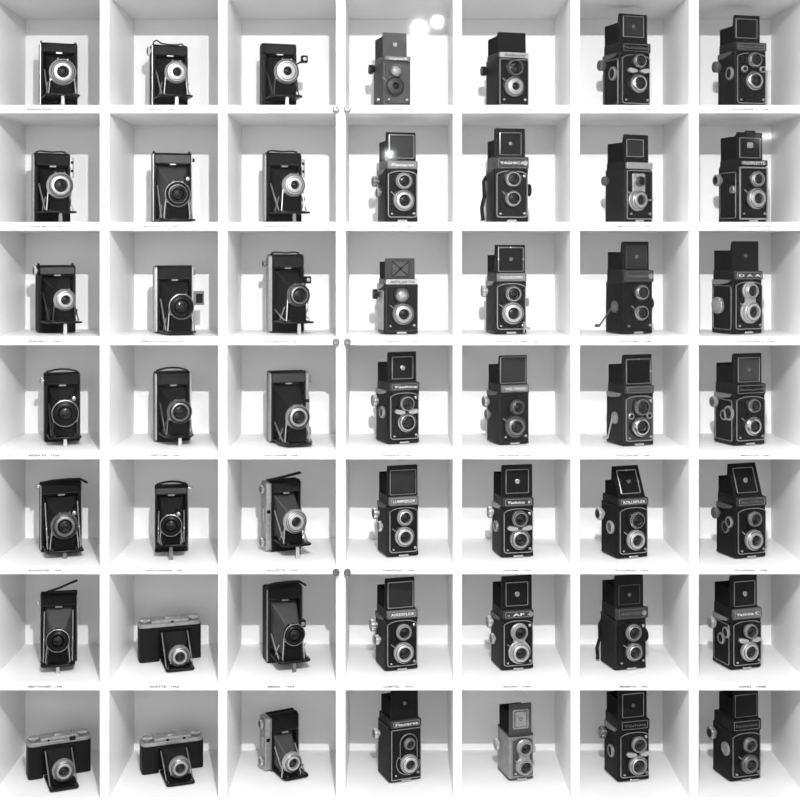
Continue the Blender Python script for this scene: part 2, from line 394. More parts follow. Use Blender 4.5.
    for sx, nm in ((hl, 1), (hr, -1)):
        gg = G()
        if tilt: poly = [(yf+.002, zp), (yk, zp), (yk, zs), (yf+tilt+.004, zs+(zh-zs)*.0), (yf+tilt+.0022, zh-.001), (yf+tilt*.9, zh-.003)]
        else: poly = [(yf+.002, zp), (yk, zp), (yk, zs), (yf+.007, zs), (yf+.0045, zh-.003), (yf+.002, zh-.002)] if zh-zs > .006 else [(yf+.002, zp), (yk, zp), (yk, zs), (yf+.002, zh-.002)]
        gg.loops([[(sx+nm*.0008, y, z) for y, z in poly], [(sx+nm*.0022, y, z) for y, z in poly]]).build('hood_side', sm, root)
    G().box(hl+.001, hr-.001, yk-.0016, yk, zp, zs).build('hood_back', sm, root)
    G().box(hl+.001, hr-.001, yf+.004, yk-.002, zp-.001, zp+.002).build('focusing_screen', 'mirror', root)
    # marks on the hood lid
    fy = lambda z, d=.0: yf-d+tilt*(z-zp)/(zh-zp)
    ins = g('inset'); 
    if ins:
        dz = (zh-zp)
        pa, pb = P(ins[0], ins[1]), P(ins[2], ins[3])
        v0 = to_local(pa[0], pa[1], loc, a, plane_y=yf); v1 = to_local(pb[0], pb[1], loc, a, plane_y=yf)
        if tilt: v0.x, v1.x = hl+(hr-hl)*.14, hr-(hr-hl)*.14; v0.z, v1.z = zp+dz*.86, zp+dz*.12
        x0, x1, z0, z1 = v0.x, v1.x, v1.z, v0.z
        x0 = max(x0, hl+.003); x1 = min(x1, hr-.003); z1 = min(z1, zh-.003); z0 = max(z0, zp+.0025)
        fr = [(x, fy(z, .0003), z) for x, z in rrect(x0, x1, z0, z1, .001, 2)]
        G().tube(fr, g('insw', .0007), 5, True).build('lid_frame', tm, hd)
        if g('window'):
            gg = G(); e = .0022
            gg.loops([[(x0+e, fy(z0+e, .0002), z0+e), (x1-e, fy(z0+e, .0002), z0+e), (x1-e, fy(z1-e, .0002), z1-e), (x0+e, fy(z1-e, .0002), z1-e)],
                      [(x0+e, fy(z0+e, .0007), z0+e), (x1-e, fy(z0+e, .0007), z0+e), (x1-e, fy(z1-e, .0007), z1-e), (x0+e, fy(z1-e, .0007), z1-e)]])
            gg.build('lid_window', g('window'), hd)
    else: x0, x1, z0, z1 = hl+.01, hr-.01, zp+.01, zh-.01
    em_ = g('emblem'); xm, zm = (x0+x1)/2, (z0+z1)/2; ye = fy(zm, .0004)
    if em_ == 'circle':
        e_ = G().lathe([(.0046, 0), (.0046, .0014), (.0036, .0018), (.0034, .0010), (.0018, .0010), (.0014, .0020), (.0002, .0020)], (xm, ye, zm), (0, -1, 0), 20).build('lid_emblem', 'chrome', hd)
    elif em_ == 'faint':
        G().lathe([(.0034, 0), (.0034, .0010), (.0026, .0012), (.0002, .0012)], (xm, ye, zm), (0, -1, 0), 16).build('lid_emblem', 'dull', hd)
    elif em_ == 'tri':
        G().prism([(xm-.0050, zm+.0032), (xm+.0050, zm+.0032), (xm+.0012, zm-.0034), (xm-.0012, zm-.0034)], 'y', ye, ye-.0012, .0003).build('lid_emblem', 'dull', hd)
    elif em_ == 'rect':
        G().rbox(xm-.0060, xm+.0060, ye-.0012, ye, zm, zm+.0100, .0006).build('lid_emblem', 'satin', hd)
    elif em_ == 'square':
        G().rbox(xm-.0032, xm+.0036, ye-.0012, ye, zm-.0035, zm+.0035, .0006).build('lid_emblem', 'satin', hd)
    elif em_ == 'shield':
        gg = G().rbox(x0+.0030, x1-.0030, ye-.0012, ye, z0+.0030, z1-.0030, .0006).build('lid_panel', 'leather4', hd)
        hh = [(-.0030, .0022), (-.0012, .0032), (0, .0024), (.0012, .0032), (.0030, .0022), (.0018, -.0012), (0, -.0034), (-.0018, -.0012)]
        G().tube([(xm+x, ye-.0014, zm+z) for x, z in hh], .0005, 4, True).build('lid_emblem', 'enamel', hd)
    elif em_ == 'cross':
        gg = G().rbox(x0+.0012, x1-.0012, ye-.0008, ye, z0+.0012, z1-.0012, .0006).build('lid_panel', 'leather3', hd)
        q = G()
        for sx in (-1, 1):
            for sz in (-1, 1): q.tube([(xm+sx*.0022, ye-.001, zm+sz*.0022), (xm+sx*(x1-x0)*.46, ye-.001, zm+sz*(z1-z0)*.46)], .0008, 4)
        q.build('pressed_ribs', 'matte', gg)
        G().rbox(xm-.0026, xm+.0026, ye-.0022, ye-.0008, zm-.0026, zm+.0026, .0006).build('press_button', 'leather', gg)
    if g('dots'):
        for xx, zz in ((x0, zm), (x1, zm), (xm, z1)):
            G().lathe([(.0017, 0), (.0017, .001), (.0002, .0014)], (xx, fy(zz, .0005), zz), (0, -1, 0), 10).build('lid_rivet', 'chrome', hd)
    if g('sportsbar'):
        G().rbox(xm-.010, xm+.010, yf-.0030, yf+.002, zh-.004, zh+.003, .001).build('lid_catch', 'enamel', hd)
    # left side controls
    for kk in g('knobs', ()):
        kx, ky, kr, km = kk[:4]; v = side(kx, ky); R = kr/s*U*k0
        ht = kk[4] if len(kk) > 4 else .010
        knob(root, 'winding_knob', (-hw, v.y, v.z), (-1, 0, 0), R, ht, km, cap=kk[5] if len(kk) > 5 else 'dull')
    for kk in g('rings', ()):
        kx, ky, kr = kk[:3]; v = side(kx, ky); R = kr/s*U*k0
        dsk = G().lathe([(R, 0), (R, .0035), (R*.85, .0048), (R*.72, .0046), (R*.72, .0030)], (-hw, v.y, v.z), (-1, 0, 0), 28).build('focus_dial', kk[3] if len(kk) > 3 else 'trim', root)
        G().lathe([(R*.70, .0), (R*.70, .0036), (R*.2, .0042), (R*.02, .0042)], (-hw, v.y, v.z), (-1, 0, 0), 20).build('dial_face', kk[4] if len(kk) > 4 else 'enamel', dsk)
    ck = g('crank')
    if ck:
        v = side(ck[0], ck[1]); x_ = -hw-.004
        e_ = P(ck[2], ck[3]); v2 = to_local(e_[0], e_[1], loc, a, plane_x=-hw-.007)
        v2.y = min(max(v2.y, F+.005), L/2+.01)
        hubo = G().lathe([(.011, 0), (.011, .002), (.006, .004), (.003, .006), (.0002, .006)], (-hw, v.y, v.z), (-1, 0, 0), 24).build('crank_hub', ck[4], root)
        gg = G(); gg.tube([(x_-.002, v.y, v.z), (x_-.003, (v.y+v2.y)/2, (v.z+v2.z)/2), (x_-.004, v2.y, v2.z)], .0017, 6, flat=1.0)
        gg.lathe([(.0026, 0), (.0032, .004), (.0026, .009)], (x_-.004, v2.y, v2.z), (-1, 0, 0), 12)
        gg.build('crank_arm', ck[5], hubo)
    rk = g('rknob')
    if rk:
        z_ = to_local(*P(rk[0], rk[1]), loc, a, plane_y=F+.02).z
        knob(root, 'focusing_knob', (hw, F+.020, z_), (1, 0, 0), rk[2]/s*U*k0, .009, rk[3])
    if g('bracket'):
        G().rbox(hw-.008, hw+.004, F-.012, F-.004, .008, .012, .001).box(hw-.009, hw-.007, F-.011, F-.006, .002, .022).build('flash_bracket', 'trim', root)
    if g('strap'):
        v = side(xbl+10, ybt+20)
        pts = [(-hw-.002, L/2-.014, zb-.010), (-hw-.007, L/2-.012, zb-.02), (-hw-.005, L/2-.010, zb*.5), (-hw-.009, L/2-.006, zb*.28), (-hw-.006, L/2-.004, .004)]
        G().tube(pts, .0016, 6, flat=2.2).build('leather_strap', 'leather2', root)
    if g('lever'):
        q = on(g('lever')[0], g('lever')[1], .012)
        G().tube([(a2.x+r2*.6, F-.012, a2.z), (q.x, F-.012, q.z)], .0012, 5).build('cocking_arm', 'chrome', root)
    if g('arches'):
        pts = []
        rr = r1*1.55; 
        for i in range(13): t = math.radians(180*i/12); pts.append((a1.x+rr*math.cos(t), F-.0045, a1.z+rr*math.sin(t)))
        pts = [(a1.x+rr, F-.0045, a2.z+r2*.5)]+pts+[(a1.x-rr, F-.0045, a2.z+r2*.5)]
        G().tube(pts, .0008, 5).build('panel_outline', 'trim', root)
        pts = [(a2.x+r2*1.35*math.cos(math.radians(t)), F-.0045, a2.z+r2*1.25*math.sin(math.radians(t))) for t in range(150, 390, 20)]
        G().tube(pts, .0008, 5).build('shutter_outline', 'trim', root)
    if g('silverpanel'):
        x0 = a1.x-r1*1.5; x1 = min(a1.x+r1*1.35, hw-.004)
        G().rbox(x0, x1, F-.0066, F-.0034, a2.z, a1.z+r1*1.5, .003).build('silver_panel', 'satin', root)
    return root

K = lambda *a: a
tlr(0,3,'Dark grey twin-lens camera with pale upper lens', 222,285,472,695,405,370,213,(275,445),(255,245),(375,470,42),(370,572,64),
    dict(body='leather3', enamel='enamel2', trim='none', face='leather3', panel='leather3', vg='frost', gr=(.85,.36), lm=('dull','enamel2'), plate=('dull','Superb'), shear=.3, emblem='square', hoodm='leather3', hoodside='leather2', knobs=[K(205,468,32,'enamel',.011)], rings=[K(245,665,14)]))
tlr(0,4,'Boxy black twin-lens camera with plain lid and silver nameplate', 205,285,492,695,385,345,210,(285,472),(243,240),(405,450,56),(402,575,66),
    dict(body='leather2', trim='rect', plate=('bright','Rolleicord'), tm='enamel', shear=.4, gr=(.82,.40), lm=('dull','satin'), teeth=18, knobs=[K(200,475,32,'enamel',.012)], hoodm='leather'))
tlr(0,5,'Tall black twin-lens camera with silver lens levers', 215,330,535,690,350,280,85,(305,515),(245,180),(470,405,52),(465,555,66),
    dict(inset=(355,105,490,250), window='mirror', emblem='faint', wings='wings', plate=('enamel','Rolleiflex'), tm='dull', knobs=[K(208,440,36,'dull',.012)], rings=[K(275,490,46,'satin')], deck='dull', sidetrim=1))
tlr(0,6,'Tall black twin-lens camera with two small lens wheels', 225,345,565,715,355,290,100,(300,520),(250,210),(492,415,57),(490,560,70),
    dict(inset=(355,130,500,268), wings='wheels', plate=('enamel2','Rolleiflex'), tm='dull', knobs=[K(215,470,40,'dull',.012)], rings=[K(300,510,46,'satin')], deck='dull'))
tlr(1,3,'Black twin-lens camera with framed lid, wide silver lens rings', 250,305,520,745,395,335,145,(300,505),(275,220),(430,473,57),(430,603,71),
    dict(inset=(328,165,492,322), insw=.0010, window='mirror', plate=('dull','Flexaret'), tm='paint', gr=(.70,.56), lm=('bright','bright'), knobs=[K(230,480,36,'dull',.012),K(258,550,30,'dull',.009)], deck='dull', trimm='satin'))
tlr(1,4,'Black twin-lens camera with equal lenses and hanging strap', 205,262,490,745,395,310,120,(255,468),(235,215),(390,460,57),(390,590,57),
    dict(inset=(300,150,440,300), emblem='faint', plate=('enamel2','YASHICA'), gr=(.72,.72), logo=1, ears=.001, rknob=K(505,535,42,'enamel'), strap=1, dot=1))
tlr(1,5,'Black twin-lens camera with silver hood band and lens panel', 232,365,548,740,395,345,160,(335,522),(280,230),(475,475,36),(470,600,66),
    dict(trim='rect', face='enamel', trimm='satin', plate=('satin',''), inset=(378,195,488,312), window='mirror', silverpanel=1, panel='satin', gr=(.8,.52), lm=('dull','satin'), knobs=[K(225,475,32,'dull',.010)], lever=(560,600), body='leather2'))
tlr(1,6,'Black twin-lens camera with thick pale rectangular face border', 220,350,548,735,375,330,145,(325,515),(260,190),(490,460,54),(487,590,72),
    dict(trim='thick', plate=('enamel','FLEXILETTE'), inset=(365,185,500,320), emblem='rect', sportsbar=1, gr=(.66,.50), lm=('satin','satin'), knobs=[K(218,470,40,'satin',.012,'enamel')], rings=[K(308,530,26,'satin','dull')], sidetrim=1))
tlr(2,3,'Short twin-lens camera with cross-ribbed lid and pale metal side', 250,295,522,730,400,360,222,(300,498),(285,240),(415,470,50),(425,595,72),
    dict(body='leather2', trim='rect', trimm='enamel2', plate=('bright','REFLEKTA'), tm='enamel', shear=.3, inset=(345,240,460,345), emblem='cross', vg='frost', gr=(.74,.50), lm=('dull','satin'), bez=(None,None), knobs=[K(245,460,34,'enamel',.012)], deck='satin', hoodm='enamel2', paleside=1))
tlr(2,4,'Black twin-lens camera with riveted lid square and small right knob', 205,265,478,725,380,318,132,(265,468),(235,200),(392,460,57),(390,590,74),
    dict(inset=(290,150,455,310), dots=1, emblem='tri', plate=('dull','ROLLEICORD'), gr=(.72,.54), lm=('chrome','bright'), knobs=[K(192,440,42,'bright',.010,'bright')], rknob=K(500,515,30,'satin'), bracket=1, body='leather2', deck='satin', trimm='satin'))
tlr(2,5,'All-black twin-lens camera with side crank pointing down left', 235,350,552,725,385,300,110,(325,525),(268,180),(485,450,55),(482,585,55),
    dict(trim='none', inset=(375,140,510,285), window='mirror', emblem='faint', insw=.0004, plate=('enamel2','YASHICA'), tm='dull', logo=1, gr=(.68,.68), rknob=K(568,520,40,'enamel'), crank=K(285,545,200,670,'dull','dull'), trimm='dull', body='leather', ears=.001))
tlr(2,6,'Black twin-lens camera with large silver side knob', 175,320,515,725,370,305,108,(290,490),(205,170),(450,440,56),(455,580,71),
    dict(emblem='tri', plate=('enamel2','D A A'), panel='bright', gr=(.70,.56), lm=('bright','bright'), sidetrim=1, knobs=[K(225,535,56,'satin',.011,'bright')], deck='satin', rknob=K(525,500,34,'satin')))
tlr(3,3,'Black twin-lens camera with badged lid, two silver side knobs', 238,320,530,700,345,285,82,(305,508),(268,145),(450,425,52),(450,550,68),
    dict(inset=(348,115,485,255), emblem='circle', wings='wings', plate=('enamel2','Yashica'), shear=.2, gr=(.80,.66), dot=1, knobs=[K(228,402,40,'satin',.010,'satin')], rings=[K(270,482,40,'satin')], deck='satin', trimm='satin'))
tlr(3,4,'Worn twin-lens camera with bold letters under framed lid', 210,295,495,705,355,300,105,(280,480),(238,160),(420,450,52),(410,580,70),
    dict(body='leather2', inset=(300,115,480,290), window='mirror', plate=('dull','WELTAFLEX'), gr=(.66,.58), lm=('dull','dull'), teeth=20, knobs=[K(192,405,38,'satin',.010,'dull'),K(218,495,34,'dull',.009)], trim='none', deck='dull', trimm='satin'))
tlr(3,5,'Black twin-lens camera with silver side crank and double lid square', 240,355,558,715,365,305,100,(345,545),(268,160),(485,450,58),(480,580,68),
    dict(body='leather2', inset=(375,130,535,290), window='matte', dots=1, plate=('enamel2','ROLLEIFLEX'), tm='dull', wings='wheels', gr=(.74,.62), crank=K(285,520,255,650,'satin','bright'), deck='satin', trimm='satin', face='enamel2', dot=1))
tlr(3,6,'Black twin-lens camera with paired chrome side rings', 190,325,535,710,370,295,92,(305,510),(230,150),(465,440,50),(462,575,66),
    dict(inset=(355,120,495,275), window='enamel2', emblem='faint', plate=('enamel','Autocord'), tm='dull', gr=(.72,.56), knobs=[K(192,410,38,'satin',.010,'dull')], rings=[K(250,500,36,'satin'),K(292,490,50,'satin')], sidetrim=1, deck='satin', trimm='satin', dot=0))
tlr(4,3,'Black twin-lens camera with capital lettering and thick silver lens tubes', 248,315,525,688,345,280,75,(312,518),(272,110),(437,420,56),(435,548,67),
    dict(inset=(335,105,505,270), window='mirror', plate=('dull','LUMIREFLEX'), gr=(.66,.58), lm=('bright','bright'), knobs=[K(228,378,40,'satin',.011,'dull'),K(265,475,36,'satin',.008,'dull')], deck='dull', trimm='satin', body='leather2'))
tlr(4,4,'Black twin-lens camera with silver wing levers and badged lid square', 245,310,525,690,350,285,70,(300,515),(275,110),(437,430,57),(437,565,70),
    dict(inset=(340,100,490,250), emblem='circle', wings='wings', plate=('enamel2','Yashima  II'), shear=.2, gr=(.72,.60), lm=('trim','trim'), knobs=[K(232,375,40,'bright',.010,'satin')], rings=[K(262,475,38,'satin')], deck='bright', trimm='satin', body='leather2', dot=1))
tlr(4,5,'Twin-lens camera with backward-leaning hood, silver-rimmed black knob', 205,315,520,700,345,290,95,(325,500),(240,240),(452,437,58),(448,570,68),
    dict(tilt=.026, inset=(300,110,490,270), insw=.0009, dots=1, emblem='tri', plate=('enamel2','ROLLEIFLEX'), gr=(.74,.56), lm=('chrome','bright'), knobs=[K(200,388,42,'bright',.012,'enamel')], rings=[K(258,482,44,'bright','dull')], trimm='satin'))
tlr(4,6,'Twin-lens camera with backward-leaning hood and dull chrome side dials', 205,335,540,700,350,285,75,(330,515),(250,135),(472,430,52),(470,570,70),
    dict(tilt=.022, inset=(340,110,480,245), emblem='circle', plate=('enamel2','Ricohflex'), tm='dull', gr=(.74,.52), lm=('trim','satin'), knobs=[K(195,380,38,'dull',.011)], rings=[K(262,480,42,'dull'),K(285,448,38,'trim')], deck='dull'))
tlr(5,3,'Black twin-lens camera with large framed lid and corner screw', 235,300,520,695,345,285,75,(300,497),(258,110),(430,432,55),(430,570,70),
    dict(inset=(320,100,490,275), insw=.0010, window='mirror', plate=('dull','AIRESFLEX'), dot=1, gr=(.72,.60), lm=('bright','bright'), knobs=[K(218,370,42,'satin',.012,'satin'),K(252,478,34,'satin',.010,'dull')], deck='dull', trimm='satin', body='leather2'))
tlr(5,4,'Black twin-lens camera with figure-eight silver lens mount', 238,310,525,690,345,285,60,(300,512),(270,90),(437,435,54),(440,570,70),
    dict(inset=(340,100,485,245), emblem='circle', plate=('enamel2','- AF -'), panel='bright', gr=(.78,.58), lm=('bright','bright'), knobs=[K(225,350,42,'bright',.010,'satin'),K(250,470,36,'satin',.008,'dull')], logo=1, dot=1, trimm='satin', body='leather2', deck='dull'))
tlr(5,5,'Black twin-lens camera with wide eared nameplate and black right knob', 200,300,510,690,350,270,55,(270,488),(228,80),(430,435,58),(435,565,60),
    dict(trim='none', inset=(325,120,465,235), emblem='faint', insw=.0004, plate=('enamel2','MAMIYAFLEX'), tm='dull', logo=1, ears=.003, gr=(.70,.66), lm=('satin','satin'), rknob=K(522,440,44,'enamel'), dot=1, strap=1, face='leather', trimm='dull', body='leather2'))
tlr(5,6,'Black twin-lens camera with wing levers, badged lid and chrome dials', 180,305,510,688,350,275,55,(285,480),(210,90),(443,425,50),(440,560,66),
    dict(inset=(328,95,465,245), emblem='circle', wings='wings', plate=('dull','Yashica C'), gr=(.80,.62), lm=('satin','bright'), knobs=[K(178,358,40,'bright',.011,'satin')], rings=[K(232,468,38,'satin'),K(265,430,38,'satin')], deck='satin', sidetrim=1))
tlr(6,3,'Black twin-lens camera with arched silver lens outline', 250,330,542,695,330,275,72,(340,520),(285,90),(468,430,40),(468,565,64),
    dict(trim='rect', trimm='satin', plate=('enamel2','Flexaret'), arches=1, gr=(.70,.52), lm=('satin','bright'), knobs=[K(245,355,36,'bright',.011,'dull')], emblem='faint', body='leather2'))
tlr(6,4,'Small grey twin-lens camera with pale lid square and shield badge', 282,362,525,680,375,375,170,(350,510),(305,160),(472,460,50),(472,585,54),
    dict(body='leather4', enamel='enamel2', face='leather3', trimm='leather4', hoodm='leather3', inset=(390,205,485,315), insw=.0018, emblem='shield', panel='satin', gr=(.74,.74), lm=('bright','bright'), knobs=[K(252,400,40,'bright',.008,'bright')], rknob=K(542,450,30,'bright')))
tlr(6,5,'Tall black twin-lens camera reaching shelf, silver wing levers', 225,320,530,688,345,270,62,(322,512),(252,75),(465,435,54),(460,575,66),
    dict(inset=(350,98,490,245), emblem='faint', wings='wings', plate=('enamel','Yashica'), tm='dull', gr=(.78,.66), lm=('satin','satin'), knobs=[K(208,335,40,'dull',.011,'satin')], rings=[K(262,472,42,'satin')], deck='satin', dot=1))
tlr(6,6,'Tall black twin-lens camera reaching shelf, oval side plate', 182,300,505,685,350,270,62,(325,488),(212,75),(440,437,50),(440,565,64),
    dict(inset=(335,105,480,260), insw=.0004, plate=('enamel','Ricohmatic'), tm='dull', gr=(.72,.56), lm=('trim','dull'), knobs=[K(178,345,44,'trim',.012,'enamel')], rings=[K(262,460,44,'satin','satin')]))

# ------------------------------------------------------------------ folding cameras
def bellows(parent, y0, y1, x0, x1, z0, z1, X0, X1, Z0, Z1, m, n=9):
    g = G(); Ls = []
    for i in range(n*2+1):
        t = i/(n*2); e = 0.0 if i % 2 == 0 else .0030
        a0, a1 = x0+(X0-x0)*t+e, x1+(X1-x1)*t-e; b0, b1 = z0+(Z0-z0)*t+e, z1+(Z1-z1)*t-e
        y = y0+(y1-y0)*t
        Ls.append([(a0+.002, y, b0), (a1-.002, y, b0), (a1, y, b0+.002), (a1, y, b1-.002), (a1-.002, y, b1), (a0+.002, y, b1), (a0, y, b1-.002), (a0, y, b0+.002)])
    g.loops(Ls); return g.build('bellows', m, parent, False)
def strap(parent, kind, W, H, T):
    if not kind: return
    if kind == 'arc': pts = [(-W*.42, 0, H), (-W*.40, 0, H+.0035), (-W*.3, 0, H+.005), (0, 0, H+.0035), (W*.3, 0, H+.005), (W*.40, 0, H+.0035), (W*.42, 0, H)]; r = .0013; f = 3.5
    elif kind == 'bow': pts = [(-W*.48, 0, H-.001), (-W*.42, 0, H+.003), (-W*.2, 0, H+.0065), (0, 0, H+.0075), (W*.2, 0, H+.0065), (W*.42, 0, H+.003), (W*.48, 0, H-.001)]; r = .0014; f = 4
    elif kind == 'wire': pts = [(-W*.45, -.004, H), (-W*.42, -.004, H+.007), (-W*.34, -.004, H+.009), (-W*.22, -.004, H+.004), (0, -.004, H+.0025), (W*.25, -.004, H+.003), (W*.36, -.004, H+.005), (W*.42, -.004, H+.001)]; r = .0012; f = 1.5
    elif kind == 'posts': pts = None
    elif kind == 'rise': pts = [(-W*.40, 0, H), (-W*.28, 0, H+.003), (0, 0, H+.008), (W*.3, 0, H+.016), (W*.5, 0, H+.0205)]; r = .0015; f = 3
    elif kind == 'roof': pts = [(-W*.48, 0, H+.001), (-W*.2, 0, H+.003), (W*.2, 0, H+.007), (W*.58, 0, H+.011)]; r = .0017; f = 4
    elif kind == 'floppy': pts = [(-W*.45, 0, H), (-W*.2, 0, H+.003), (W*.2, 0, H+.004), (W*.5, 0, H+.0030), (W*.66, 0, H-.004)]; r = .0018; f = 4
    if kind == 'posts':
        g = G()
        for sx in (-1, 1): g.rbox(sx*W*.46-.0016, sx*W*.46+.0016, -.004, .004, H-.004, H+.0045, .0006)
        g.rbox(-W*.42, W*.42, -.003, .003, H-.0005, H+.0006, .0003)
        g.build('strap_posts', 'enamel', parent); return
    # keep the flat band's width across the depth of the body
    g = G(); Ls = []
    P = [Vector(p) for p in pts]
    for i, p in enumerate(P):
        t = (P[min(i+1, len(P)-1)]-P[max(i-1, 0)]).normalized(); nn = Vector((-t.z, 0, t.x))
        Ls.append([tuple(p+Vector((0, sy*r*f, 0))+nn*(sz*r)) for sy, sz in ((-1, -.6), (-1, .6), (-.6, 1), (.6, 1), (1, .6), (1, -.6), (.6, -1), (-.6, -1))])
    g.loops(Ls).build('carrying_strap', 'leather2', parent)

def shutter(root, x, z, y0, R, st, gr):
    m = {'silver': 'bright', 'grey': 'dull', 'thin': 'enamel', 'plate': 'satin', 'satin': 'satin'}[st]
    o = lens(root, 'shutter_and_lens', x, z, y0, R, .013, gr, m, inner=True)
    if st == 'thin':
        for rr in (R*.99, R*.72):
            G().tube([(x+rr*math.cos(t*math.pi/16), y0-(.009 if rr > R*.9 else .0115), z+rr*math.sin(t*math.pi/16)) for t in range(32)], .0007, 5, True).build('index_ring', 'trim', o)
    else:
        rr = (R+R*gr)/2
        G().tube([(x+rr*math.cos(t*math.pi/16), y0-.0117, z+rr*math.sin(t*math.pi/16)) for t in range(32)], .0008, 5, True).build('index_ring', 'enamel' if st != 'grey' else 'matte', o)
    q = G()
    for an in (70, 110, 215, 325):
        c, s_ = math.cos(math.radians(an)), math.sin(math.radians(an))
        q.tube([(x+R*.95*c, y0-.006, z+R*.95*s_), (x+R*1.10*c, y0-.006, z+R*1.10*s_)], .0011, 6)
    q.build('setting_levers', 'trim', o)
    return o

def folder(r, c, look, xl, xr, yt, ybody, band, ln, bed, o={}):
    g = lambda k, d=None: o.get(k, d)
    P, s = cell(r, c); zf = Z(RB[r]); T = g('T', .030); Y0 = g('Y', .100); p = g('p', .055); BL = g('bl', .068)
    k0 = 1+Y0/D; X0 = X(P(xl, 0)[0])*k0; pxr = P(xr, 0)[0]; lx, ly = P(ln[0], ln[1])
    def solve(a):
        W = bisect(lambda t: img((X0+t*math.cos(a), Y0+t*math.sin(a), zf))[0]-pxr, .03, .25)
        loc = (X0+W/2*math.cos(a)-T/2*math.sin(a), Y0+W/2*math.sin(a)+T/2*math.cos(a), zf+.0008)
        return W, loc
    def f(a):
        W, loc = solve(a); return to_local(lx, ly, loc, a, plane_y=-T/2-p-.008).x-g('off', 0)
    a = math.radians(g('a')) if 'a' in o else bisect(f, -.2, .8)
    W, loc = solve(a); hw = W/2; F = -T/2
    root = empty('folding_camera', loc, a, '%s, %s' % (look, where(r, c)), 'camera', 'folding bellows cameras in the cabinet')
    H = EYE+(VY-P(0, yt)[1])*U*k0-loc[2]
    zband = EYE+(VY-P(0, band)[1])*U*k0-loc[2]
    lv = to_local(lx, ly, loc, a, plane_y=F-p-.008); R = ln[2]/s*U*(1+(Y0-p)/D)
    bq = to_local(*P(ln[0], bed), loc, a, plane_y=F-BL); zbed = max(bq.z, .005)
    bodym = g('body', 'leather')
    # body shell: open box around the bellows
    sh = G()
    ow = hw-.0055; oz0 = max(zbed-.002, .004); oz1 = zband
    sh.rbox(-hw, hw, F+.018, T/2, 0, H, T*.22, 'x', .0012, 5)
    sh.rbox(-hw, hw, F, F+.020, oz1, H, T*.25, 'x', .0012, 5)
    sh.rbox(-hw, hw, F, F+.020, 0, oz0, .0015, 'x', .0012, 4)
    sh.box(-hw, -ow, F, F+.020, oz0-.001, oz1+.001); sh.box(ow, hw, F, F+.020, oz0-.001, oz1+.001)
    sh.build('body', bodym, root)
    tg = G()
    em = g('edge', 'trim')
    for sx in (-1, 1):
        if g('edges', 3) & (1 if sx < 0 else 2):
            t_ = g('ew', .0009)
            tg.rbox(sx*(hw-.0002)-t_, sx*(hw-.0002)+t_, F-.0010, F+.0035, .003, H-.003, .0004, 'z')
    if tg.v: tg.build('edge_trim', em, root)
    fr = [(x, F-.0004, z) for x, z in rrect(-ow, ow, oz0, oz1, .002, 2)]
    G().tube(fr, .0007, 4, True).build('opening_frame', 'enamel', root)
    bn = G().rbox(-hw+.003, hw-.003, F-.0012, F+.002, oz1+.002, H-.004, .001, 'y').build('embossed_band', g('bandm', bodym), root)
    G().tube([(-hw+.004, F-.0014, oz1+.0035), (hw-.004, F-.0014, oz1+.0035)], .0006, 4).build('band_line', 'enamel2', root)
    if g('bandtext'): lettering('band_lettering', g('bandtext'), .006, (0, F-.0015, (oz1+H)/2-.001), 'enamel2', bn, width=W*.72)
    G().rbox(-.006, .006, F-.0026, F, oz1-.001, oz1+.002, .0006).build('door_catch', 'trim', root)
    # silver side plate (the camera's top housing, standing on its end)
    for key, sx in (('plateL', -1), ('plateR', 1)):
        th = g(key)
        if th:
            x0, x1 = (-hw-th, -hw) if sx < 0 else (hw, hw+th)
            sp = G().rbox(x0, x1, F+.001, (T/2-.001 if th > .0055 else F+.017), .001, H-.001, T*.24, 'x', .0012, 5).build('top_housing', g('platem', 'satin'), root)
            xe = x0 if sx < 0 else x1; d = (sx, 0, 0)
            for zz, rr, hh in (((H-.016, .0085, .006), (.016, .0085, .006)) if th > .0055 else ()):
                knob(root, 'winding_knob', (xe, 0, zz), d, rr, hh, 'satin', cap='dull')
            if th > .0055: G().rbox(min(xe, xe+sx*.003), max(xe, xe+sx*.003), -.006, .006, H*.42, H*.62, .001, 'x').build('viewfinder_housing', 'satin', root)
            if th > .0055: G().rbox(xe-.0075 if sx > 0 else xe+.001, xe-.001 if sx > 0 else xe+.0075, F-.0012, F+.003, H*.55, H*.55+.006, .0008, 'y').build('viewfinder_window', 'glass', root)
    # bed with hinge, floor foot
    bw = g('bw', hw-.003)
    if g('octbed'): poly = [(-bw, F+.002), (bw, F+.002), (bw, F-BL*.7), (bw*.72, F-BL), (-bw*.72, F-BL), (-bw, F-BL*.7)]
    else: poly = [(-bw, F+.002), (bw, F+.002)]+[(x, y) for x, y in [(bw, F-BL+.006), (bw-.002, F-BL+.002), (bw-.006, F-BL), (-bw+.006, F-BL), (-bw+.002, F-BL+.002), (-bw, F-BL+.006)]]
    bd = G().prism(poly[::-1], 'z', zbed-.0035, zbed, .0008).build('drop_bed', g('bedm', 'enamel'), root)
    rails = G()
    for sx in (-1, 1): rails.rbox(sx*bw*.62-.0012, sx*bw*.62+.0012, F-BL+.006, F, zbed, zbed+.0015, .0005)
    rails.build('focus_rails', g('railm', 'dull'), bd)
    fm = g('foot', 'bright')
    if zbed > .008 and fm:
        fx = g('footx', .0)
        G().prism([(fx-.0028, zbed-.003), (fx+.0028, zbed-.003), (fx+.0036, .0003-.0008), (fx-.0036, .0003-.0008)], 'y', F-BL+.004, F-BL+.0065, .0004).build('bed_foot', fm, root)
    # struts
    sm = g('strut', 'satin')
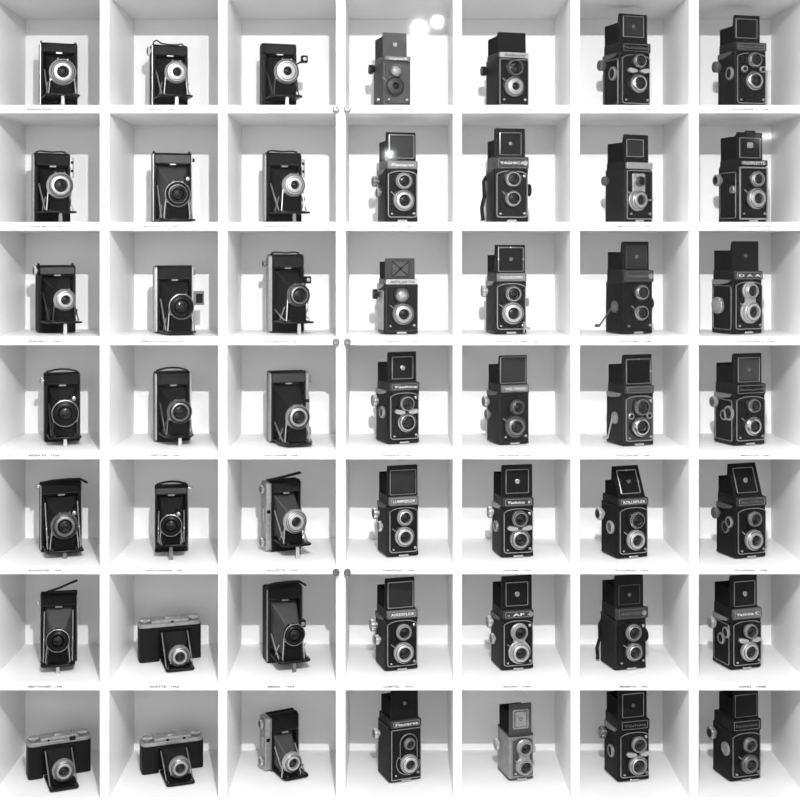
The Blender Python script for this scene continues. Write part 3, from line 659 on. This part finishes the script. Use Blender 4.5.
    for sx in (-1, 1):
        z1 = zbed+(oz1-zbed)*g('sz', .62)
        st = G()
        x_ = sx*(ow-.0022)
        st.tube([(x_, F+.001, z1), (x_, F-BL*.42, zbed+(z1-zbed)*.45), (x_, F-BL*.78, zbed+.002)], .0013, 5)
        st.tube([(x_*.96, F-BL*.35, zbed+.001), (x_*.96, F-p+.006, zbed+(lv.z-zbed)*.55)], .0011, 5)
        st.lathe([(.0022, -.001), (.0022, .001)], (x_, F-BL*.42, zbed+(z1-zbed)*.45), (1, 0, 0), 10)
        st.build('strut', sm, root)
    # standard, bellows, lens
    sw = min(max(R*.80, ow*.42), ow*.66)
    ztop = lv.z+R*.9
    G().prism([(lv.x-sw, zbed), (lv.x+sw, zbed), (lv.x+sw*.92, lv.z), (lv.x+sw*.6, ztop), (lv.x-sw*.6, ztop), (lv.x-sw*.92, lv.z)], 'y', F-p, F-p+.0035, .0006).build('lens_standard', 'matte', root)
    for sx in (-1, 1):
        G().tube([(lv.x+sx*sw*1.10, F-p+.001, lv.z-R*.1), (lv.x+sx*sw*1.30, F-p-.001, zbed+.001)], .0011, 5).build('standard_leg', sm, root)
    zt = ztop-.002
    bellows(root, F+.017, F-p+.003, -ow+.002, ow-.002, oz0+.003, oz1-.001, lv.x-sw*.8, lv.x+sw*.8, zbed+.004, max(zt, zbed+.02), g('bellows', 'bellows'), g('folds', 8))
    shutter(root, lv.x, lv.z, F-p, R, g('st', 'silver'), g('gr', .45))
    if g('finder'):
        fx, fy_, fk = g('finder')
        v = to_local(*P(fx, fy_), loc, a, plane_y=F-p+.004)
        if fk == 'brilliant':
            q = G().rbox(v.x-.0055, v.x+.0055, F-p-.004, F-p+.008, v.z-.0065, v.z+.0065, .0015).build('reflex_finder', 'enamel', root)
            G().lathe([(.0036, 0), (.0036, .0015), (.0026, .0018), (.0024, .0008), (.0002, .0014)], (v.x, F-p-.004, v.z), (0, -1, 0), 14).build('finder_lens', 'trim', q)
            G().tube([(v.x-.004, F-p+.001, v.z-.004), (lv.x+R*.6, F-p+.001, lv.z+R*.5)], .0016, 6).build('finder_bracket', 'enamel', q)
        elif fk == 'frame':
            v = to_local(*P(fx, fy_), loc, a, plane_y=F+.006)
            x0 = hw+.001
            q = G().box(x0-.002, x0+.021, F+.004, F+.007, v.z-.012, v.z+.014).build('folding_finder', 'dull', root)
            G().rbox(x0+.006, x0+.018, F+.0025, F+.0045, v.z-.008, v.z+.009, .001).build('finder_lens', 'glass', q)
    if g('rfinder'):
        fx, fy_, hh, mm = g('rfinder'); v = to_local(*P(fx, fy_), loc, a, plane_y=F+.006); h2 = hh/s*U/2
        q = G().rbox(hw-.001, hw+.0075, F+.003, F+.016, v.z-h2, v.z+h2, .0015, 'z').build('viewfinder', mm, root)
        for dz in (.5, -.35): G().rbox(hw+.0015, hw+.0055, F+.0015, F+.0035, v.z+h2*dz-.0025, v.z+h2*dz+.0025, .001).build('finder_window', 'glass', q)
    for kx, ky, kr, km in g('knobs', ()):
        v = to_local(*P(kx, ky), loc, a, plane_x=-hw-g('plateL', 0)-.004)
        knob(root, 'winding_key', (-hw-(g('plateL') or 0), 0, v.z), (-1, 0, 0), kr/s*U, .0065, km)
    for kx, ky, kr, km in g('rknobs', ()):
        v = to_local(*P(kx, ky), loc, a, plane_y=0)
        knob(root, 'winding_key', (hw+(g('plateR') or 0), 0, v.z), (1, 0, 0), kr/s*U, .0065, km)
    strap(root, g('strap', 'arc'), W, H-.001, T)
    return root

folder(0,0,'Black folding camera with bright white shutter and two strap posts', 280,540,288,725,365,(437,500,92),650,dict(strap='posts', gr=.46, foot='dull', edges=1))
folder(0,1,'Black folding camera with wire handle loop and white-rimmed shutter', 315,552,290,700,370,(478,480,76),628,dict(strap='wire', gr=.40, knobs=[K(298,335,32,'bright')], bandm='leather2', edges=1))
folder(0,2,'Black folding camera with four-armed silver shutter and side finder', 285,510,282,700,362,(447,475,84),630,dict(strap=None, st='plate', gr=.36, finder=(560,397,'brilliant'), bandm='leather2', edges=0, strut='enamel2'))
folder(1,0,'Black folding camera with silver right viewfinder block and ringed shutter', 232,470,282,745,375,(403,503,88),672,dict(strap='arc', gr=.52, rfinder=(490,385,140,'bright'), plateL=.003, foot='dull', edges=0))
folder(1,1,'Grey-faced folding camera with ringed dark shutter, lettered band', 322,580,282,745,362,(485,560,84),725,dict(strap='posts', st='thin', gr=.5, bandm='leather3', bellows='bellows2', finder=(547,462,'brilliant'), plateL=.002, platem='dull', bandtext='BALDALETTE', foot=None, rknobs=[K(582,335,14,'enamel')]))
folder(1,2,'Black folding camera with narrow handle and flat pale shutter ring', 312,545,280,745,375,(495,500,77),675,dict(strap='arc', gr=.38, rfinder=(565,390,130,'bright'), plateL=.004, foot='dull', edges=0))
folder(2,0,'Black folding camera with white foot tab and embossed top band', 258,505,268,715,338,(435,500,73),645,dict(strap='posts', gr=.44, knobs=[K(238,305,34,'bright')], bandm='leather3', bandtext='ENSIGN', edges=0, strut='enamel2'))
folder(2,1,'Folding camera with silver edges and pop-up right finder', 343,585,270,720,370,(510,545,84),712,dict(strap=None, st='thin', gr=.62, plateL=.004, ew=.0014, edge='bright', finder=(640,490,'frame'), rknobs=[K(608,310,24,'satin')], foot=None, octbed=1, Y=.085))
folder(2,2,'Tall folding camera with silver left edge and white angled struts', 343,560,195,720,290,(528,468,78),645,dict(strap='arc', st='grey', gr=.62, plateL=.005, edge='bright', edges=1, strut='bright', finder=(580,365,'brilliant'), knobs=[K(300,258,24,'dull')], sz=.2, bandm='leather2'))
folder(3,0,'Black folding camera with big ringed lens and bowed leather handle', 297,535,225,680,308,(435,490,88),648,dict(strap='bow', st='thin', gr=.58, finder=(490,388,'brilliant'), knobs=[K(280,275,24,'satin')], strut='enamel2', edges=0))
folder(3,1,'Folding camera with silver vertical edges and eight-sided drop bed', 340,570,215,670,308,(500,480,82),640,dict(strap='bow', st='grey', gr=.60, edge='bright', ew=.0013, octbed=1, strut='dull', bandm='leather2', bandtext='BESSA', plateL=.003, platem='dull'))
folder(3,2,'Folding camera with silver right housing and large plain silver shutter', 338,575,212,660,295,(522,515,82),690,dict(strap=None, st='satin', gr=.56, plateR=.006, plateL=.002, strut='satin', foot=None, octbed=1, Y=.09, bandm='enamel2', sz=.3, bl=.075, p=.058))
folder(4,0,'Bulky black folding camera with thick strap, matt grey shutter', 272,545,195,650,275,(432,475,90),640,dict(strap='floppy', st='grey', gr=.54, strut='satin', finder=(492,382,'brilliant'), knobs=[K(262,230,16,'bright')], sz=.85, foot='dull', T=.036))
folder(4,1,'Slim black folding camera with arched handle', 330,555,212,615,272,(440,470,72),600,dict(strap='bow', st='thin', gr=.60, finder=(490,388,'brilliant'), bandm='leather3', foot='dull', railm='bright', bandtext='VOIGTLANDER', rknobs=[K(556,215,12,'chrome')]))
folder(4,2,'Turned folding camera with silver left housing and roof-like strap', 338,540,178,625,262,(505,445,80),600,dict(strap='roof', gr=.42, st='silver', plateL=.008, platem='satin', a=24, bellows='bellows2', bandm='leather2', T=.034, p=.052))
folder(5,0,'Tall folding camera with strap rising right and dark dotted shutter', 268,515,180,655,268,(385,485,76),648,dict(strap='rise', st='thin', gr=.55, strut='satin', knobs=[K(255,235,16,'bright')], sz=.92, foot='satin', bellows='bellows2', folds=11))
folder(5,2,'Tall black folding camera with exposed grey bellows and silver struts', 315,550,135,612,225,(497,445,72),622,dict(strap='floppy', st='thin', gr=.62, strut='bright', finder=(545,365,'brilliant'), bellows='bellows2', sz=.35, foot='dull', T=.036, body='leather2', folds=11, a=20))
folder(6,2,'Small turned folding camera with silver left housing', 340,525,245,600,365,(485,552,66),655,dict(strap=None, st='silver', gr=.5, plateL=.010, platem='satin', a=28, bellows='bellows2', bedm='enamel', Y=.115, T=.032, p=.048, bl=.056, foot=None))

def landscape(r, c, look, xl, xr, yt, yb, ln, Y0, o={}):
    g = lambda k, d=None: o.get(k, d)
    P, s = cell(r, c); zf = Z(RB[r]); T = .034; p = .052; BL = .070
    k0 = 1+Y0/D; X0 = X(P(xl, 0)[0])*k0; pxr = P(xr, 0)[0]; lx, ly = P(ln[0], ln[1])
    a = math.radians(g('a', 16))
    W = bisect(lambda t: img((X0+t*math.cos(a), Y0+t*math.sin(a), zf))[0]-pxr, .05, .25)
    loc = (X0+W/2*math.cos(a)-T/2*math.sin(a), Y0+W/2*math.sin(a)+T/2*math.cos(a), zf+.0008)
    root = empty('folding_camera', loc, a, '%s, %s' % (look, where(r, c)), 'camera', 'folding bellows cameras in the cabinet')
    H = EYE+(VY-P(0, yt)[1])*U*k0-loc[2]; hw = W/2; F = -T/2
    zt = H-g('tp', .011)
    lv = to_local(lx, ly, loc, a, plane_y=F-p-.008); R = ln[2]/s*U
    m = max(-.01, min(.01, lv.x))
    ow = W*.235
    sh = G()
    sh.prism(rrect(-hw, hw, F+.016, T/2, .006), 'z', 0, zt, .001)
    sh.prism(rrect(-hw, m-ow, F, F+.020, .005), 'z', 0, zt, .001); sh.prism(rrect(m+ow, hw, F, F+.020, .005), 'z', 0, zt, .001)
    sh.box(m-ow-.004, m+ow+.004, F+.0005, F+.018, zt-.006, zt-.001)
    sh.build('body', 'leather', root)
    # silver top housing with knobs and finder windows
    th = G(); 
    th.prism(rrect(-hw-.0004, hw+.0004, F-.0006, T/2+.0004, .009), 'z', zt, zt+.007, .0012)
    th.prism(rrect(-hw*.62, hw*.62, F+.002, T/2-.003, .004), 'z', zt+.006, zt+.013, .0020)
    tp = th.build('top_housing', 'satin', root)
    for wx, ww in g('windows', ((-.1, .006), (.25, .006))):
        G().rbox(W*wx-ww/2, W*wx+ww/2, F-.0012 if ww > .009 else F+.0005, F+.004, zt+.0035, zt+.0105, .001).build('finder_window', 'glass', tp)
    G().rbox(-.009, .009, -.006, .008, zt+.0128, zt+.0150, .001, 'z').build('accessory_shoe', 'chrome', root)
    for sx in (-1, 1): knob(root, 'winding_knob', (sx*hw*.78, .001, zt+.007), (0, 0, 1), .0095, .0065, 'satin', cap='satin')
    G().lathe([(.003, 0), (.003, .004), (.002, .005), (.0002, .005)], (hw*.45, 0, zt+.012), (0, 0, 1), 12).build('shutter_button', 'chrome', root)
    # bed hinged at the foot of the front
    zb = .005
    bd = G().prism([(m-ow+.001, F+.002), (m-ow+.001, F-BL+.003), (m-ow+.004, F-BL), (m+ow-.004, F-BL), (m+ow-.001, F-BL+.003), (m+ow-.001, F+.002)], 'z', .0008, zb, .0008).build('drop_bed', 'enamel', root)
    for sx in (-1, 1): G().lathe([(.0022, 0), (.0022, .0016), (.0002, .002)], (m+sx*(ow-.006), F-BL+.008, zb), (0, 0, 1), 10).build('bed_rivet', 'chrome', bd)
    for sx in (-1, 1):
        x_ = m+sx*(ow-.003); st = G()
        st.tube([(x_, F+.001, zt-.010), (x_, F-BL*.4, zt*.46), (x_, F-BL*.82, zb+.002)], .0012, 5)
        st.lathe([(.002, -.001), (.002, .001)], (x_, F-BL*.4, zt*.46), (1, 0, 0), 10)
        st.build('strut', 'satin', root)
    sw = min(R*1.02, ow*.8); top = lv.z+R*.9
    G().prism([(lv.x-sw, zb), (lv.x+sw, zb), (lv.x+sw*.95, lv.z), (lv.x+sw*.6, top), (lv.x-sw*.6, top), (lv.x-sw*.95, lv.z)], 'y', F-p, F-p+.0035, .0006).build('lens_standard', 'matte', root)
    bellows(root, F+.016, F-p+.003, m-ow+.003, m+ow-.003, zb+.002, zt-.006, lv.x-sw*.8, lv.x+sw*.8, zb+.004, top-.002, 'bellows', 9)
    shutter(root, lv.x, lv.z, F-p, R, g('st', 'satin'), .48)
    return root
landscape(5,1,'Wide folding camera with humped silver top and raised accessory shoe', 230,642,370,640,(498,590,72),.100,dict(a=18, windows=((.03,.005),)))
landscape(6,0,'Wide folding camera with square-windowed silver top and knurled shutter', 188,608,420,678,(425,605,74),.074,dict(a=23, windows=((-.18,.004),(.20,.011)), tp=.010))
landscape(6,1,'Wide folding camera with two windows in its silver top', 248,658,415,638,(500,585,72),.098,dict(a=20, windows=((-.09,.005),(.18,.005))))
